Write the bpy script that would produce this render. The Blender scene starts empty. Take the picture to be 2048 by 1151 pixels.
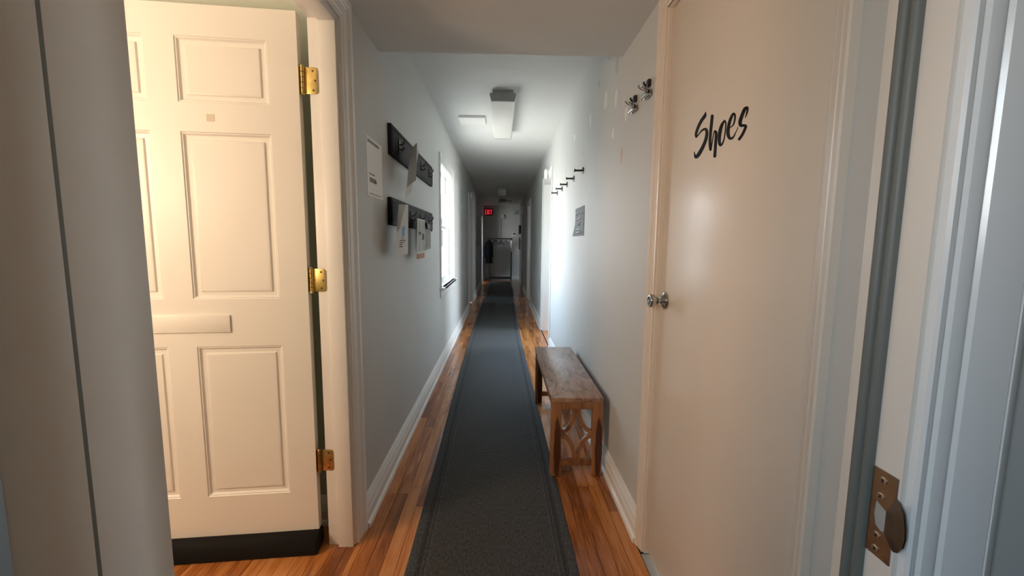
import bpy, bmesh, math, random
from mathutils import Matrix, Vector

random.seed(7)
SC = bpy.context.scene
COL = SC.collection
H = 1.25                                   # camera height

# ------------------------------------------------------------------ camera
F_PX, YAW, PITCH, ROLL = 827.2, .02639, .1105, -.00889
_fw = Vector((math.sin(YAW)*math.cos(PITCH), math.cos(YAW)*math.cos(PITCH), -math.sin(PITCH)))
_rt = Vector((math.cos(YAW), -math.sin(YAW), 0)); _dn = _fw.cross(_rt)
RT = math.cos(ROLL)*_rt + math.sin(ROLL)*_dn
DN = -math.sin(ROLL)*_rt + math.cos(ROLL)*_dn
FW = _fw
cd = bpy.data.cameras.new('camera'); cam = bpy.data.objects.new('camera', cd); COL.objects.link(cam)
cd.sensor_width = 36; cd.lens = F_PX/2048*36; cd.clip_start = .02; cd.clip_end = 200
m = Matrix.Identity(4)
for i in range(3):
    m[i][0] = RT[i]; m[i][1] = -DN[i]; m[i][2] = -FW[i]
m[2][3] = H
cam.matrix_world = m
SC.camera = cam

def hit(x, y, ax, v):
    """point where the sight line of pixel (x, y) meets the plane axis=v"""
    d = RT*((x-1024)/F_PX) + DN*((y-575.5)/F_PX) + FW
    c = Vector((0, 0, H)); t = (v-c[ax])/d[ax]
    return c + d*t

# ------------------------------------------------------------------ render look
SC.view_settings.view_transform = 'Standard'; SC.view_settings.look = 'None'
SC.view_settings.gamma = 1; SC.view_settings.use_curve_mapping = False
SC.view_settings.exposure = 0.0
SC.cycles.use_denoising = True
SC.cycles.max_bounces = 12; SC.cycles.diffuse_bounces = 8; SC.cycles.glossy_bounces = 4
SC.cycles.transparent_max_bounces = 12
SC.cycles.caustics_reflective = False; SC.cycles.caustics_refractive = False
SC.cycles.sample_clamp_indirect = 6

# ------------------------------------------------------------------ sky
W = bpy.data.worlds.new('sky'); SC.world = W; W.use_nodes = True
nt = W.node_tree; nt.nodes.clear()
o_ = nt.nodes.new('ShaderNodeOutputWorld'); bg = nt.nodes.new('ShaderNodeBackground')
tc = nt.nodes.new('ShaderNodeTexCoord'); sx = nt.nodes.new('ShaderNodeSeparateXYZ')
mr = nt.nodes.new('ShaderNodeMapRange'); rp = nt.nodes.new('ShaderNodeValToRGB')
mr.inputs['From Min'].default_value = -1
nt.links.new(tc.outputs['Generated'], sx.inputs[0]); nt.links.new(sx.outputs['Z'], mr.inputs['Value'])
nt.links.new(mr.outputs[0], rp.inputs[0]); nt.links.new(rp.outputs[0], bg.inputs[0]); nt.links.new(bg.outputs[0], o_.inputs[0])
e = rp.color_ramp.elements
e[0].position = 0.0; e[0].color = (.42, .43, .39, 1)
e[1].position = 1.0; e[1].color = (.42, .66, 1.0, 1)
a = e.new(.47); a.color = (.62, .62, .58, 1)
a = e.new(.53); a.color = (1.0, 1.0, 1.0, 1)
a = e.new(.70); a.color = (.66, .84, 1.0, 1)
bg.inputs['Strength'].default_value = 25.0

def portal(name, loc, rot, sx_, sy_):
    l = bpy.data.lights.new(name, 'AREA'); l.shape = 'RECTANGLE'; l.size = sx_; l.size_y = sy_
    l.cycles.is_portal = True
    o = bpy.data.objects.new(name, l); COL.objects.link(o); o.location = loc; o.rotation_euler = rot
    return o
R90 = math.pi/2
# light leaves along local -Z
portal('sky_portal_hall', (-.80, 4.57, 1.40), (0, -R90, 0), 1.3, 1.0)
portal('sky_portal_entry', (-.88, -.60, 1.6), (0, -R90, 0), .7, .6)
portal('sky_portal_side_room', (3.61, 5.6, 1.5), (0, R90, 0), 1.4, 1.8)
portal('sky_portal_far_side_room', (3.61, 8.1, 1.5), (0, R90, 0), .8, .6)
portal('sky_portal_end_room', (-1.8, 11.49, 1.5), (R90, 0, 0), .9, .9)

def lamp(name, loc, watts, color, radius):
    l = bpy.data.lights.new(name, 'POINT'); l.energy = watts; l.color = color; l.shadow_soft_size = radius
    o = bpy.data.objects.new(name, l); COL.objects.link(o); o.location = loc
    return o
LAMP_LEFT = (-2.10, .46, 1.55)
lamp('left_room_lamp_light', LAMP_LEFT, 82, (1.0, .69, .485), .20)

# ------------------------------------------------------------------ materials
MATS = {}
def nodes(name):
    mt = bpy.data.materials.new(name); mt.use_nodes = True; n = mt.node_tree
    b = n.nodes['Principled BSDF']; MATS[name] = mt
    return mt, n, b
def lnk(n, a, b): n.links.new(a, b)
def noise(n, vec, scale, detail=3, rough=.55, dist=0):
    t = n.nodes.new('ShaderNodeTexNoise'); t.inputs['Scale'].default_value = scale
    t.inputs['Detail'].default_value = detail; t.inputs['Roughness'].default_value = rough
    t.inputs['Distortion'].default_value = dist
    if vec is not None: lnk(n, vec, t.inputs['Vector'])
    return t
def ramp(n, fac, *stops):
    r = n.nodes.new('ShaderNodeValToRGB'); el = r.color_ramp.elements
    while len(el) < len(stops): el.new(.5)
    for x, (p, c) in zip(el, stops):
        x.position = p; x.color = tuple(c) + (1,)
    lnk(n, fac, r.inputs[0]); return r
def bump(n, b, h, strength, dist=.001):
    u = n.nodes.new('ShaderNodeBump'); u.inputs['Strength'].default_value = strength
    u.inputs['Distance'].default_value = dist; lnk(n, h, u.inputs['Height']); lnk(n, u.outputs[0], b.inputs['Normal'])
def mapping(n, src, scale):
    mp = n.nodes.new('ShaderNodeMapping'); mp.inputs['Scale'].default_value = scale; lnk(n, src, mp.inputs['Vector'])
    return mp.outputs[0]
def wpos(n): return n.nodes.new('ShaderNodeNewGeometry').outputs['Position']
def paint(name, col, rough=.5, var=.04, bscale=220, bstr=.12, coat=0, spec=.5):
    mt, n, b = nodes(name); p = wpos(n)
    t = noise(n, p, 2.3, 4)
    lo = [c*(1-var) for c in col]; hi = [min(1, c*(1+var)) for c in col]
    r = ramp(n, t.outputs['Fac'], (.3, lo), (.7, hi)); lnk(n, r.outputs[0], b.inputs['Base Color'])
    b.inputs['Roughness'].default_value = rough; b.inputs['Specular IOR Level'].default_value = spec
    b.inputs['Coat Weight'].default_value = coat
    t2 = noise(n, p, bscale, 2); bump(n, b, t2.outputs['Fac'], bstr, .0006)
    return mt
def metal(name, col, rough=.25, var=.15):
    mt, n, b = nodes(name); t = noise(n, wpos(n), 60, 3)
    r = ramp(n, t.outputs['Fac'], (.3, [c*(1-var) for c in col]), (.7, col)); lnk(n, r.outputs[0], b.inputs['Base Color'])
    b.inputs['Metallic'].default_value = 1; b.inputs['Roughness'].default_value = rough
    return mt

paint('wall_paint', (.56, .57, .56), .55, .02, 260, .15)
paint('ceiling_paint', (.68, .69, .68), .7, .02, 120, .2)
paint('green_wall_paint', (.50, .55, .48), .6, .02, 260, .15)
paint('low_bounce_taupe', (.26, .22, .18), .6, .02, 260, .15)  # unseen walls, darkened to cut the light bounced onto the left jamb
paint('trim_white', (.80, .80, .79), .40, .03, 40, .12)
paint('gloss_trim', (.80, .80, .79), .2, .03, 30, .35)
paint('jamb_paint', (.76, .70, .63), .32, .03, 40, .1)
paint('door_white', (.82, .80, .76), .42, .02, 60, .08)
paint('closet_door_cream', (.73, .65, .56), .30, .03, 45, .2)
mt = MATS['closet_door_cream']; n = mt.node_tree; b = n.nodes['Principled BSDF']
vv = mapping(n, wpos(n), (200, 200, 18)); tt = noise(n, vv, 1, 3); bump(n, b, tt.outputs['Fac'], .22, .0008)
paint('black_foam', (.006, .006, .006), .8, .2, 300, .3, spec=.25)
paint('black_wood', (.011, .011, .013), .6, .3, 160, .2, spec=.25)
paint('black_plastic', (.02, .02, .022), .35, .2)
paint('black_cloth', (.004, .004, .005), .9, .3, 400, .4, spec=.1)
paint('vinyl_black', (.006, .005, .005), .6, .1, spec=.15)
paint('weather_and_shade_grey', (.15, .155, .14), .5, .06)  # weather strip colour, also paints the shade gap by the left stop
paint('white_plastic', (.78, .78, .76), .35, .02)
paint('panel_white', (.88, .88, .87), .4, .01)
paint('grey_plastic', (.38, .39, .39), .45, .05)
paint('acrylic_white', (.82, .82, .79), .3, .02, 500, .15)
paint('paper_white', (.87, .87, .84), .7, .02)
paint('notice_paper', (.88, .88, .85), .6, .02)
paint('paper_grey', (.50, .50, .48), .7, .05)
paint('ink_black', (.03, .03, .03), .7, .1)
paint('ink_grey', (.28, .27, .26), .7, .2)
paint('print_blue', (.10, .32, .60), .6, .25)
paint('print_orange', (.50, .20, .10), .6, .2)
paint('slate_canvas', (.10, .115, .125), .7, .1)
paint('chalk_white', (.80, .82, .82), .7, .05)
paint('patch_light', (.74, .73, .70), .6, .03)
paint('patch_pink', (.55, .42, .42), .6, .05)
paint('patch_grey', (.46, .46, .44), .6, .05)
paint('sticker_beige', (.62, .55, .44), .5, .04)
paint('threshold_grey', (.33, .33, .31), .5, .08)
paint('subfloor', (.035, .014, .006), .8, .2)
for nm in ('paper_white', 'paper_grey'):
    n = MATS[nm].node_tree; b = n.nodes['Principled BSDF']; tl = n.nodes.new('ShaderNodeBsdfTranslucent'); mx = n.nodes.new('ShaderNodeMixShader')
    tl.inputs['Color'].default_value = (.75, .75, .72, 1); mx.inputs[0].default_value = .28
    lnk(n, b.outputs[0], mx.inputs[1]); lnk(n, tl.outputs[0], mx.inputs[2]); lnk(n, mx.outputs[0], n.nodes['Material Output'].inputs['Surface'])
metal('brass', (.80, .58, .22), .22)
metal('brass_worn', (.62, .40, .17), .38, .4)
metal('nickel', (.55, .53, .50), .2)
metal('bronze', (.33, .26, .20), .38, .25)
metal('screw_steel', (.60, .56, .50), .3)
metal('dark_steel', (.10, .095, .09), .35, .2)
metal('chrome', (.75, .75, .75), .1)

mt, n, b = nodes('exit_red')
b.inputs['Base Color'].default_value = (.7, .02, .03, 1); b.inputs['Emission Color'].default_value = (1, .03, .06, 1)
b.inputs['Emission Strength'].default_value = .9
paint('exit_housing', (.22, .02, .03), .5, .1)
mt, n, b = nodes('lamp_glass')
b.inputs['Base Color'].default_value = (.9, .8, .65, 1); b.inputs['Emission Color'].default_value = (1, .72, .45, 1)
b.inputs['Emission Strength'].default_value = 4
# window glass: clear with a faint mirror
mt, n, b = nodes('window_glass'); n.nodes.remove(b)
tr = n.nodes.new('ShaderNodeBsdfTransparent'); gl = n.nodes.new('ShaderNodeBsdfGlossy'); gl.inputs['Roughness'].default_value = .02
mx = n.nodes.new('ShaderNodeMixShader')
mx.inputs[0].default_value = .06; lnk(n, tr.outputs[0], mx.inputs[1]); lnk(n, gl.outputs[0], mx.inputs[2])
lnk(n, mx.outputs[0], n.nodes['Material Output'].inputs['Surface'])

def wood(name, stops, axis_scale, rough, spread=.35, fine=60, coat=.0, dist=1.2):
    mt, n, b = nodes(name); p = wpos(n)
    oi = n.nodes.new('ShaderNodeObjectInfo')
    ad = n.nodes.new('ShaderNodeVectorMath'); ad.operation = 'MULTIPLY_ADD'
    cv = n.nodes.new('ShaderNodeCombineXYZ')
    for k in range(3): lnk(n, oi.outputs['Random'], cv.inputs[k])
    lnk(n, cv.outputs[0], ad.inputs[0]); ad.inputs[1].default_value = (37, 53, 29); lnk(n, p, ad.inputs[2])
    v = mapping(n, ad.outputs[0], axis_scale)
    t = noise(n, v, 1.0, 6, .6, dist)
    v2 = mapping(n, ad.outputs[0], [s*6 for s in axis_scale]); t2 = noise(n, v2, 1.0, 3, .6, .3)
    m1 = n.nodes.new('ShaderNodeMath'); m1.operation = 'MULTIPLY_ADD'; lnk(n, t2.outputs['Fac'], m1.inputs[0])
    m1.inputs[1].default_value = .35; lnk(n, t.outputs['Fac'], m1.inputs[2])
    m2 = n.nodes.new('ShaderNodeMath'); m2.operation = 'MULTIPLY_ADD'; lnk(n, oi.outputs['Random'], m2.inputs[0])
    m2.inputs[1].default_value = spread; lnk(n, m1.outputs[0], m2.inputs[2])
    m3 = n.nodes.new('ShaderNodeMath'); m3.operation = 'SUBTRACT'; lnk(n, m2.outputs[0], m3.inputs[0]); m3.inputs[1].default_value = .175+spread/2
    r = ramp(n, m3.outputs[0], *stops); lnk(n, r.outputs[0], b.inputs['Base Color'])
    b.inputs['Roughness'].default_value = rough; b.inputs['Coat Weight'].default_value = coat; b.inputs['Coat Roughness'].default_value = .15
    bump(n, b, t2.outputs['Fac'], .12, .0006)
    return mt
wood('oak_floor', [(.25, (.20, .060, .014)), (.45, (.40, .140, .036)), (.58, (.52, .205, .058)), (.75, (.60, .27, .095))],
     (22, 1.6, 22), .27, .38, coat=.25)
wood('bench_top_wood', [(.30, (.10, .050, .032)), (.43, (.27, .150, .100)), (.55, (.37, .225, .155)), (.72, (.45, .30, .22))],
     (9, 3.2, 9), .32, .0, coat=.3, dist=3.5)
wood('bench_rail_wood', [(.3, (.12, .045, .018)), (.5, (.30, .13, .055)), (.7, (.42, .21, .10))], (9, 9, 3), .4, .1)
# bench legs: pale sapwood with a dark heartwood streak
mt, n, b = nodes('bench_leg_wood')
tcn = n.nodes.new('ShaderNodeTexCoord'); sp = n.nodes.new('ShaderNodeSeparateXYZ')
dn = noise(n, tcn.outputs['Generated'], 3.5, 2); dv = n.nodes.new('ShaderNodeVectorMath'); dv.operation = 'MULTIPLY_ADD'
lnk(n, dn.outputs['Color'], dv.inputs[0]); dv.inputs[1].default_value = (.3, .1, .12); lnk(n, tcn.outputs['Generated'], dv.inputs[2])
sb = n.nodes.new('ShaderNodeVectorMath'); sb.operation = 'SUBTRACT'; lnk(n, dv.outputs[0], sb.inputs[0]); sb.inputs[1].default_value = (.78, .4, .44)
sc_ = n.nodes.new('ShaderNodeVectorMath'); sc_.operation = 'MULTIPLY'; lnk(n, sb.outputs[0], sc_.inputs[0]); sc_.inputs[1].default_value = (2.4, .6, 2.1)
ln = n.nodes.new('ShaderNodeVectorMath'); ln.operation = 'LENGTH'; lnk(n, sc_.outputs[0], ln.inputs[0])
r1 = ramp(n, ln.outputs['Value'], (.80, (.085, .028, .014)), (.95, (.36, .165, .072)))
gv = mapping(n, wpos(n), (60, 60, 5)); gt = noise(n, gv, 1, 4, .6, .6)
mxc = n.nodes.new('ShaderNodeMix'); mxc.data_type = 'RGBA'; mxc.blend_type = 'MULTIPLY'; mxc.inputs[0].default_value = .5
r2 = ramp(n, gt.outputs['Fac'], (.3, (.55, .5, .45)), (.7, (1, 1, 1)))
lnk(n, r1.outputs[0], mxc.inputs[6]); lnk(n, r2.outputs[0], mxc.inputs[7]); lnk(n, mxc.outputs[2], b.inputs['Base Color'])
b.inputs['Roughness'].default_value = .42

# runner carpet: heather charcoal with darker and lighter border lines (u across the width)
mt, n, b = nodes('runner_carpet')
uv = n.nodes.new('ShaderNodeUVMap'); su = n.nodes.new('ShaderNodeSeparateXYZ'); lnk(n, uv.outputs[0], su.inputs[0])
fd = n.nodes.new('ShaderNodeMath'); fd.operation = 'PINGPONG'; fd.inputs[1].default_value = .33; lnk(n, su.outputs[0], fd.inputs[0])
G = (.046, .048, .049)
stripes = ramp(n, fd.outputs[0], (0, (.05, .054, .058)), (.030, (.055, .060, .066)), (.045, (.022, .024, .027)), (.056, (.020, .022, .025)),
               (.060, (.085, .09, .095)), (.064, (.03, .032, .035)), (.072, (.03, .032, .035)), (.076, (.085, .088, .092)), (.081, G), (.33, G))
stripes.color_ramp.interpolation = 'LINEAR'
v = mapping(n, uv.outputs[0], (420, 170, 1)); t = noise(n, v, 1, 2, .7)
v2 = mapping(n, uv.outputs[0], (130, 55, 1)); t2 = noise(n, v2, 1, 3, .7)
hm = n.nodes.new('ShaderNodeMath'); hm.operation = 'MULTIPLY'; lnk(n, t.outputs['Fac'], hm.inputs[0]); lnk(n, t2.outputs['Fac'], hm.inputs[1])
hr = ramp(n, hm.outputs[0], (.12, (.25, .25, .25)), (.25, (.9, .9, .9)), (.40, (2.0, 2.0, 2.0)))
mxc = n.nodes.new('ShaderNodeMix'); mxc.data_type = 'RGBA'; mxc.blend_type = 'MULTIPLY'; mxc.inputs[0].default_value = 1
lnk(n, stripes.outputs[0], mxc.inputs[6]); lnk(n, hr.outputs[0], mxc.inputs[7]); lnk(n, mxc.outputs[2], b.inputs['Base Color'])
b.inputs['Roughness'].default_value = .9; b.inputs['Sheen Weight'].default_value = .06; b.inputs['Sheen Roughness'].default_value = .4
bump(n, b, hm.outputs[0], .8, .004)

# ------------------------------------------------------------------ mesh helpers
class MB:
    def __init__(self): self.v = []; self.f = []; self.uv = None
    def add(self, vs, fs):
        k = len(self.v); self.v += [Vector(p) for p in vs]; self.f += [tuple(i+k for i in f) for f in fs]; return self
    def box(self, x0, x1, y0, y1, z0, z1):
        return self.add([(x0,y0,z0),(x1,y0,z0),(x1,y1,z0),(x0,y1,z0),(x0,y0,z1),(x1,y0,z1),(x1,y1,z1),(x0,y1,z1)],
                        [(0,3,2,1),(4,5,6,7),(0,1,5,4),(1,2,6,5),(2,3,7,6),(3,0,4,7)])
    def loft(self, rings, closed=True, caps=True):
        n = len(rings[0]); k = len(self.v)
        for r in rings: self.v += [Vector(p) for p in r]
        for i in range(len(rings)-1):
            for j in range(n if closed else n-1):
                a = k+i*n+j; b_ = k+i*n+(j+1) % n
                self.f.append((a, b_, b_+n, a+n))
        if caps and closed:
            self.f.append(tuple(k+j for j in reversed(range(n)))); self.f.append(tuple(k+(len(rings)-1)*n+j for j in range(n)))
        return self
    def prism(self, poly, axis, a, b_):
        """poly in the two other axes (in xyz order), extruded along axis from a to b"""
        def P(q, t):
            l = list(q); l.insert(axis, t); return l
        return self.loft([[P(q, a) for q in poly], [P(q, b_) for q in poly]])
    def tube(self, path, r, n=8):
        path = [Vector(p) for p in path]; rings = []
        rr = r if isinstance(r, (list, tuple)) else [r]*len(path); up = None
        for i, p in enumerate(path):
            d = (path[min(i+1, len(path)-1)]-path[max(i-1, 0)]).normalized()
            if up is None:
                up = Vector((0, 0, 1)) if abs(d.z) < .9 else Vector((1, 0, 0))
            s = d.cross(up).normalized(); up = s.cross(d).normalized()
            rings.append([p+(s*math.cos(2*math.pi*k/n)+up*math.sin(2*math.pi*k/n))*rr[i] for k in range(n)])
        return self.loft(rings)
    def lathe(self, org, axis, prof, n=20):
        """prof: (distance along axis, radius)"""
        org = Vector(org); ax = Vector(axis).normalized()
        u = ax.orthogonal().normalized(); w = ax.cross(u)
        return self.loft([[org+ax*h+(u*math.cos(2*math.pi*k/n)+w*math.sin(2*math.pi*k/n))*max(r, 1e-5) for k in range(n)] for h, r in prof])

def world_of(p):
    if p is None: return Matrix.Identity(4)
    return world_of(p.parent) @ p.matrix_parent_inverse @ p.matrix_basis if p.parent else p.matrix_basis.copy()
def tag(o, label=None, cat=None, group=None, kind=None):
    if label: o['label'] = label
    if cat: o['category'] = cat
    if group: o['group'] = group
    if kind: o['kind'] = kind
    return o
def build(mb, name, mat, parent=None, bevel=0, smooth=35, seg=2, local=False):
    me = bpy.data.meshes.new(name); me.from_pydata([tuple(p) for p in mb.v], [], mb.f)
    bm = bmesh.new(); bm.from_mesh(me); bmesh.ops.recalc_face_normals(bm, faces=bm.faces)
    if bevel:
        es = [e_ for e_ in bm.edges if len(e_.link_faces) == 2 and e_.calc_face_angle(0) > .6]
        bmesh.ops.bevel(bm, geom=es, offset=bevel, segments=seg, profile=.5, affect='EDGES', clamp_overlap=True)
    bm.to_mesh(me); bm.free()
    if smooth:
        me.shade_smooth(); me.set_sharp_from_angle(angle=math.radians(smooth))
    me.materials.append(MATS[mat])
    o = bpy.data.objects.new(name, me); COL.objects.link(o)
    if parent is not None:
        o.parent = parent
        if not local: o.matrix_parent_inverse = world_of(parent).inverted()
    else:
        xs = [v_.co for v_ in me.vertices]
        c = Vector(((min(p.x for p in xs)+max(p.x for p in xs))/2, (min(p.y for p in xs)+max(p.y for p in xs))/2, min(p.z for p in xs)))
        me.transform(Matrix.Translation(-c)); o.location = c
    return o
def empty(name, loc, rz=0):
    o = bpy.data.objects.new(name, None); COL.objects.link(o); o.location = loc; o.rotation_euler = (0, 0, rz)
    o.empty_display_size = .05; return o
def struct(mb, name, mat, **k): return tag(build(mb, name, mat, **k), kind='structure')
def copy_tree(o, parent=None):
    c = o.copy(); COL.objects.link(c); c.parent = parent
    for ch in list(o.children): copy_tree(ch, c)
    return c
def smooth_path(pts, sub=6):
    out = []; P = [pts[0]]+list(pts)+[pts[-1]]
    for i in range(1, len(P)-2):
        for k in range(sub):
            t = k/sub; p0, p1, p2, p3 = P[i-1], P[i], P[i+1], P[i+2]
            out.append(tuple(.5*(2*b_+(c-a_)*t+(2*a_-5*b_+4*c-d)*t*t+(3*b_-a_-3*c+d)*t**3) for a_, b_, c, d in zip(p0, p1, p2, p3)))
    out.append(tuple(pts[-1])); return out

# ------------------------------------------------------------------ measurements
XL, XR = -.595, .585          # hall wall faces
TL, TR = -.704, .705          # their far sides
CEIL, SOFF = 2.44, 2.15
Y0, Y1 = .55, 13.90           # entry wall far side, end wall
HEAD = 2.05
EY0 = .425                    # entry wall camera side
JL, JR = -.46, .45            # entry opening

# openings: (y0, y1, z0, z1)
OPEN_L = [(.685, 1.620, 0, HEAD), (4.09, 5.05, .80, 2.01), (7.55, 8.45, 0, HEAD), (12.30, 13.12, 0, HEAD)]
OPEN_R = [(.745, 1.545, 0, 2.075), (4.89, 5.80, 0, HEAD), (8.35, 9.20, 0, HEAD), (11.10, 11.95, 0, HEAD)]

# ------------------------------------------------------------------ floor, ceiling, walls
ROOMS = [(TL, TR, Y0, Y1+.12), (-.87, 3.1, -3.1, Y0), (-3.9, -.87, -.10, Y0), (-3.9, TL, Y0, 1.84), (TR, 1.6, Y0, 1.9), (TR, 3.6, 3.5, 10.7), (-3.6, TL, 11.5, 14.7), (TR, 1.6, 10.7, 12.2)]
fl, ce = MB(), MB()
for (a_, b_, c, d) in ROOMS:
    fl.box(a_, b_, c, d, -.12, -.0035); ce.box(a_, b_, c, d, CEIL, CEIL+.1)
fl = struct(fl, 'floor', 'subfloor', smooth=0)
struct(ce, 'ceiling', 'ceiling_paint', smooth=0)
struct(MB().box(XL, XR, Y0, 2.11, SOFF, CEIL-.0005), 'wall_soffit', 'ceiling_paint')

def wall(name, x0, x1, openings, ya, yb):
    b_ = MB(); y = ya
    for (a_, c, z0, z1) in openings:
        b_.box(x0, x1, y, a_, 0, CEIL)
        b_.box(x0, x1, a_, c, z1, CEIL)
        if z0 > 0: b_.box(x0, x1, a_, c, 0, z0)
        y = c
    b_.box(x0, x1, y, yb, 0, CEIL)
    return struct(b_, name, 'wall_paint', smooth=0)
wall_left = wall('wall_left', TL, XL, OPEN_L, Y0, Y1)
wall_right = wall('wall_right', XR, TR, OPEN_R, Y0, Y1)
struct(MB().box(TL, TR, Y1, Y1+.12, 0, CEIL), 'wall_end', 'wall_paint')
# entry wall round the opening the camera stands in
b_ = MB(); b_.box(-.87, JL-.02, EY0, Y0, 0, CEIL); b_.box(JR+.02, 3.0, EY0, Y0-.03, 0, CEIL); b_.box(JL-.02, JR+.02, EY0, Y0, 2.12, CEIL)
struct(b_, 'wall_entry', 'wall_paint', smooth=0)
# entry room behind the camera, with its window in the side wall
b_ = MB(); b_.box(-.87, -.75, -.35, EY0, 0, CEIL); b_.box(3.0, 3.1, -3.1, Y0, 0, CEIL)
b_.box(-.87, 3.0, -3.1, -3.0, 0, CEIL); b_.box(-.87, -.75, -3.0, -.85, 0, CEIL)
b_.box(-.87, -.75, -.85, -.35, 0, 1.3); b_.box(-.87, -.75, -.85, -.35, 1.9, CEIL)
struct(b_, 'wall_entry_room', 'low_bounce_taupe', smooth=0)
# room on the left behind the open door
b_ = MB(); b_.box(-3.9, TL, 1.74, 1.84, 0, CEIL); b_.box(-3.9, -3.8, -.10, 1.74, 0, CEIL); b_.box(-3.8, -.87, -.10, .0, 0, CEIL)
struct(b_, 'wall_left_room', 'green_wall_paint', smooth=0)
bb = MB()
# side rooms
def side_room(name, s, xa, xb, y0, y1, wy0, wy1, wz0=.8, wz1=2.2):
    b_ = MB(); X = lambda p, q: (min(p, q), max(p, q))
    b_.box(*X(s*xa, s*xb), y0-.1, y0, 0, CEIL); b_.box(*X(s*xa, s*xb), y1, y1+.1, 0, CEIL)
    o0, o1 = X(s*xb, s*(xb+.1))
    b_.box(o0, o1, y0-.1, wy0, 0, CEIL); b_.box(o0, o1, wy1, y1+.1, 0, CEIL)
    b_.box(o0, o1, wy0, wy1, 0, wz0); b_.box(o0, o1, wy0, wy1, wz1, CEIL)
    return struct(b_, name, 'wall_paint', smooth=0)
side_room('wall_side_room', 1, TR, 3.5, 3.6, 7.2, 4.7, 6.5)
side_room('wall_far_side_room', 1, TR, 3.5, 7.5, 10.6, 7.8, 8.4, 1.1, 1.9)
b_ = MB(); b_.box(-3.6, TL, 14.6, 14.7, 0, CEIL); b_.box(-3.6, -3.5, 11.5, 14.6, 0, CEIL); b_.box(-3.5, -2.2, 11.5, 11.6, 0, CEIL); b_.box(-1.4, TL, 11.5, 11.6, 0, CEIL)
b_.box(-2.2, -1.4, 11.5, 11.6, 0, 1.1); b_.box(-2.2, -1.4, 11.5, 11.6, 1.9, CEIL)
struct(b_, 'wall_end_room', 'wall_paint', smooth=0)

# ------------------------------------------------------------------ floor boards
PW = .057
def plank_box(w, l):
    return MB().box(-w/2+.0009, w/2-.0009, -l/2+.0009, l/2-.0009, -.0034, 0)
cache = {}
n_plank = 0
far = MB()
def lay(x0, x1, y0, y1, as_objects=True):
    global n_plank
    k0 = math.floor(x0/PW)
    k = k0
    while k*PW < x1-.004:
        a_, c = max(k*PW, x0), min((k+1)*PW, x1); rnd = random.Random(k*131+int(y0*10))
        y = y0
        while y < y1-.01:
            l = rnd.choice((.45, .6, .75, .9, 1.1, 1.3)) if y > y0 else rnd.choice((.35, .5, .7, .9))
            l = min(l, y1-y)
            if y1-y-l < .12: l = y1-y
            if c-a_ > .004:
                if as_objects:
                    key = (round(c-a_, 4), round(l, 4))
                    if key not in cache:
                        o = build(plank_box(c-a_, l), 'plank', 'oak_floor', smooth=0); me = o.data
                        bpy.data.objects.remove(o); me.transform(Matrix.Translation((0, 0, -.0034))); cache[key] = me
                    o = bpy.data.objects.new('plank', cache[key]); COL.objects.link(o)
                    o.parent = fl; o.matrix_parent_inverse = world_of(fl).inverted()
                    o.location = ((a_+c)/2, y+l/2, 0); n_plank += 1
                else:
                    far.box(a_+.0006, c-.0006, y+.0006, y+l-.0006, -.0034, 0)
            y += l
        k += 1
lay(XL, -.31, Y0, 6.0); lay(.23, .570, Y0, 6.0)      # the strips either side of the runner
lay(-1.75, XL, .70, 1.73)                             # through the left doorway
lay(XL, -.31, 6.0, Y1, False); lay(.23, XR, 6.0, Y1, False)
lay(-.31, .23, 13.2, Y1, False)
lay(XR, .9, 4.9, 5.8, False); lay(TL, XL, 7.55, 8.45, False); lay(XR, .9, 8.35, 9.2, False); lay(-.9, XL, 12.3, 13.12, False)
tag(build(far, 'far_planks', 'oak_floor', fl, smooth=0), kind='stuff')

# ------------------------------------------------------------------ trim profiles
CAS = [(0, 0), (0, .007), (.003, .009), (.012, .009), (.015, .006), (.019, .010), (.042, .013), (.046, .010), (.050, .014), (.056, .014),
       (.060, .018), (.076, .020), (.082, .017), (.082, 0)]
def casing(mb, xw, s, y0, y1, zt, w=.082, z0=0, prof=None):
    """mitred casing round an opening in the wall face x=xw; s = +1 if it projects to +x"""
    rings = []
    for u, t in (prof or CAS):
        u = u*w/.082; x = xw+s*t
        rings.append([(x, y0-u, z0), (x, y0-u, zt+u), (x, y1+u, zt+u), (x, y1+u, z0)])
    nr = len(rings); k = len(mb.v)
    for r in rings: mb.v += [Vector(p) for p in r]
    for i in range(nr):
        j = (i+1) % nr
        for q in range(3): mb.f.append((k+i*4+q, k+i*4+q+1, k+j*4+q+1, k+j*4+q))
    mb.f.append(tuple(k+i*4 for i in range(nr))); mb.f.append(tuple(k+i*4+3 for i in reversed(range(nr))))
    return mb
JT = .018
def jamb(mb, x0, x1, y0, y1, zt):
    mb.box(x0, x1, y0, y0+JT, 0, zt); mb.box(x0, x1, y1-JT, y1, 0, zt); mb.box(x0, x1, y0+JT, y1-JT, zt-JT, zt); return mb
tn = 0
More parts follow.
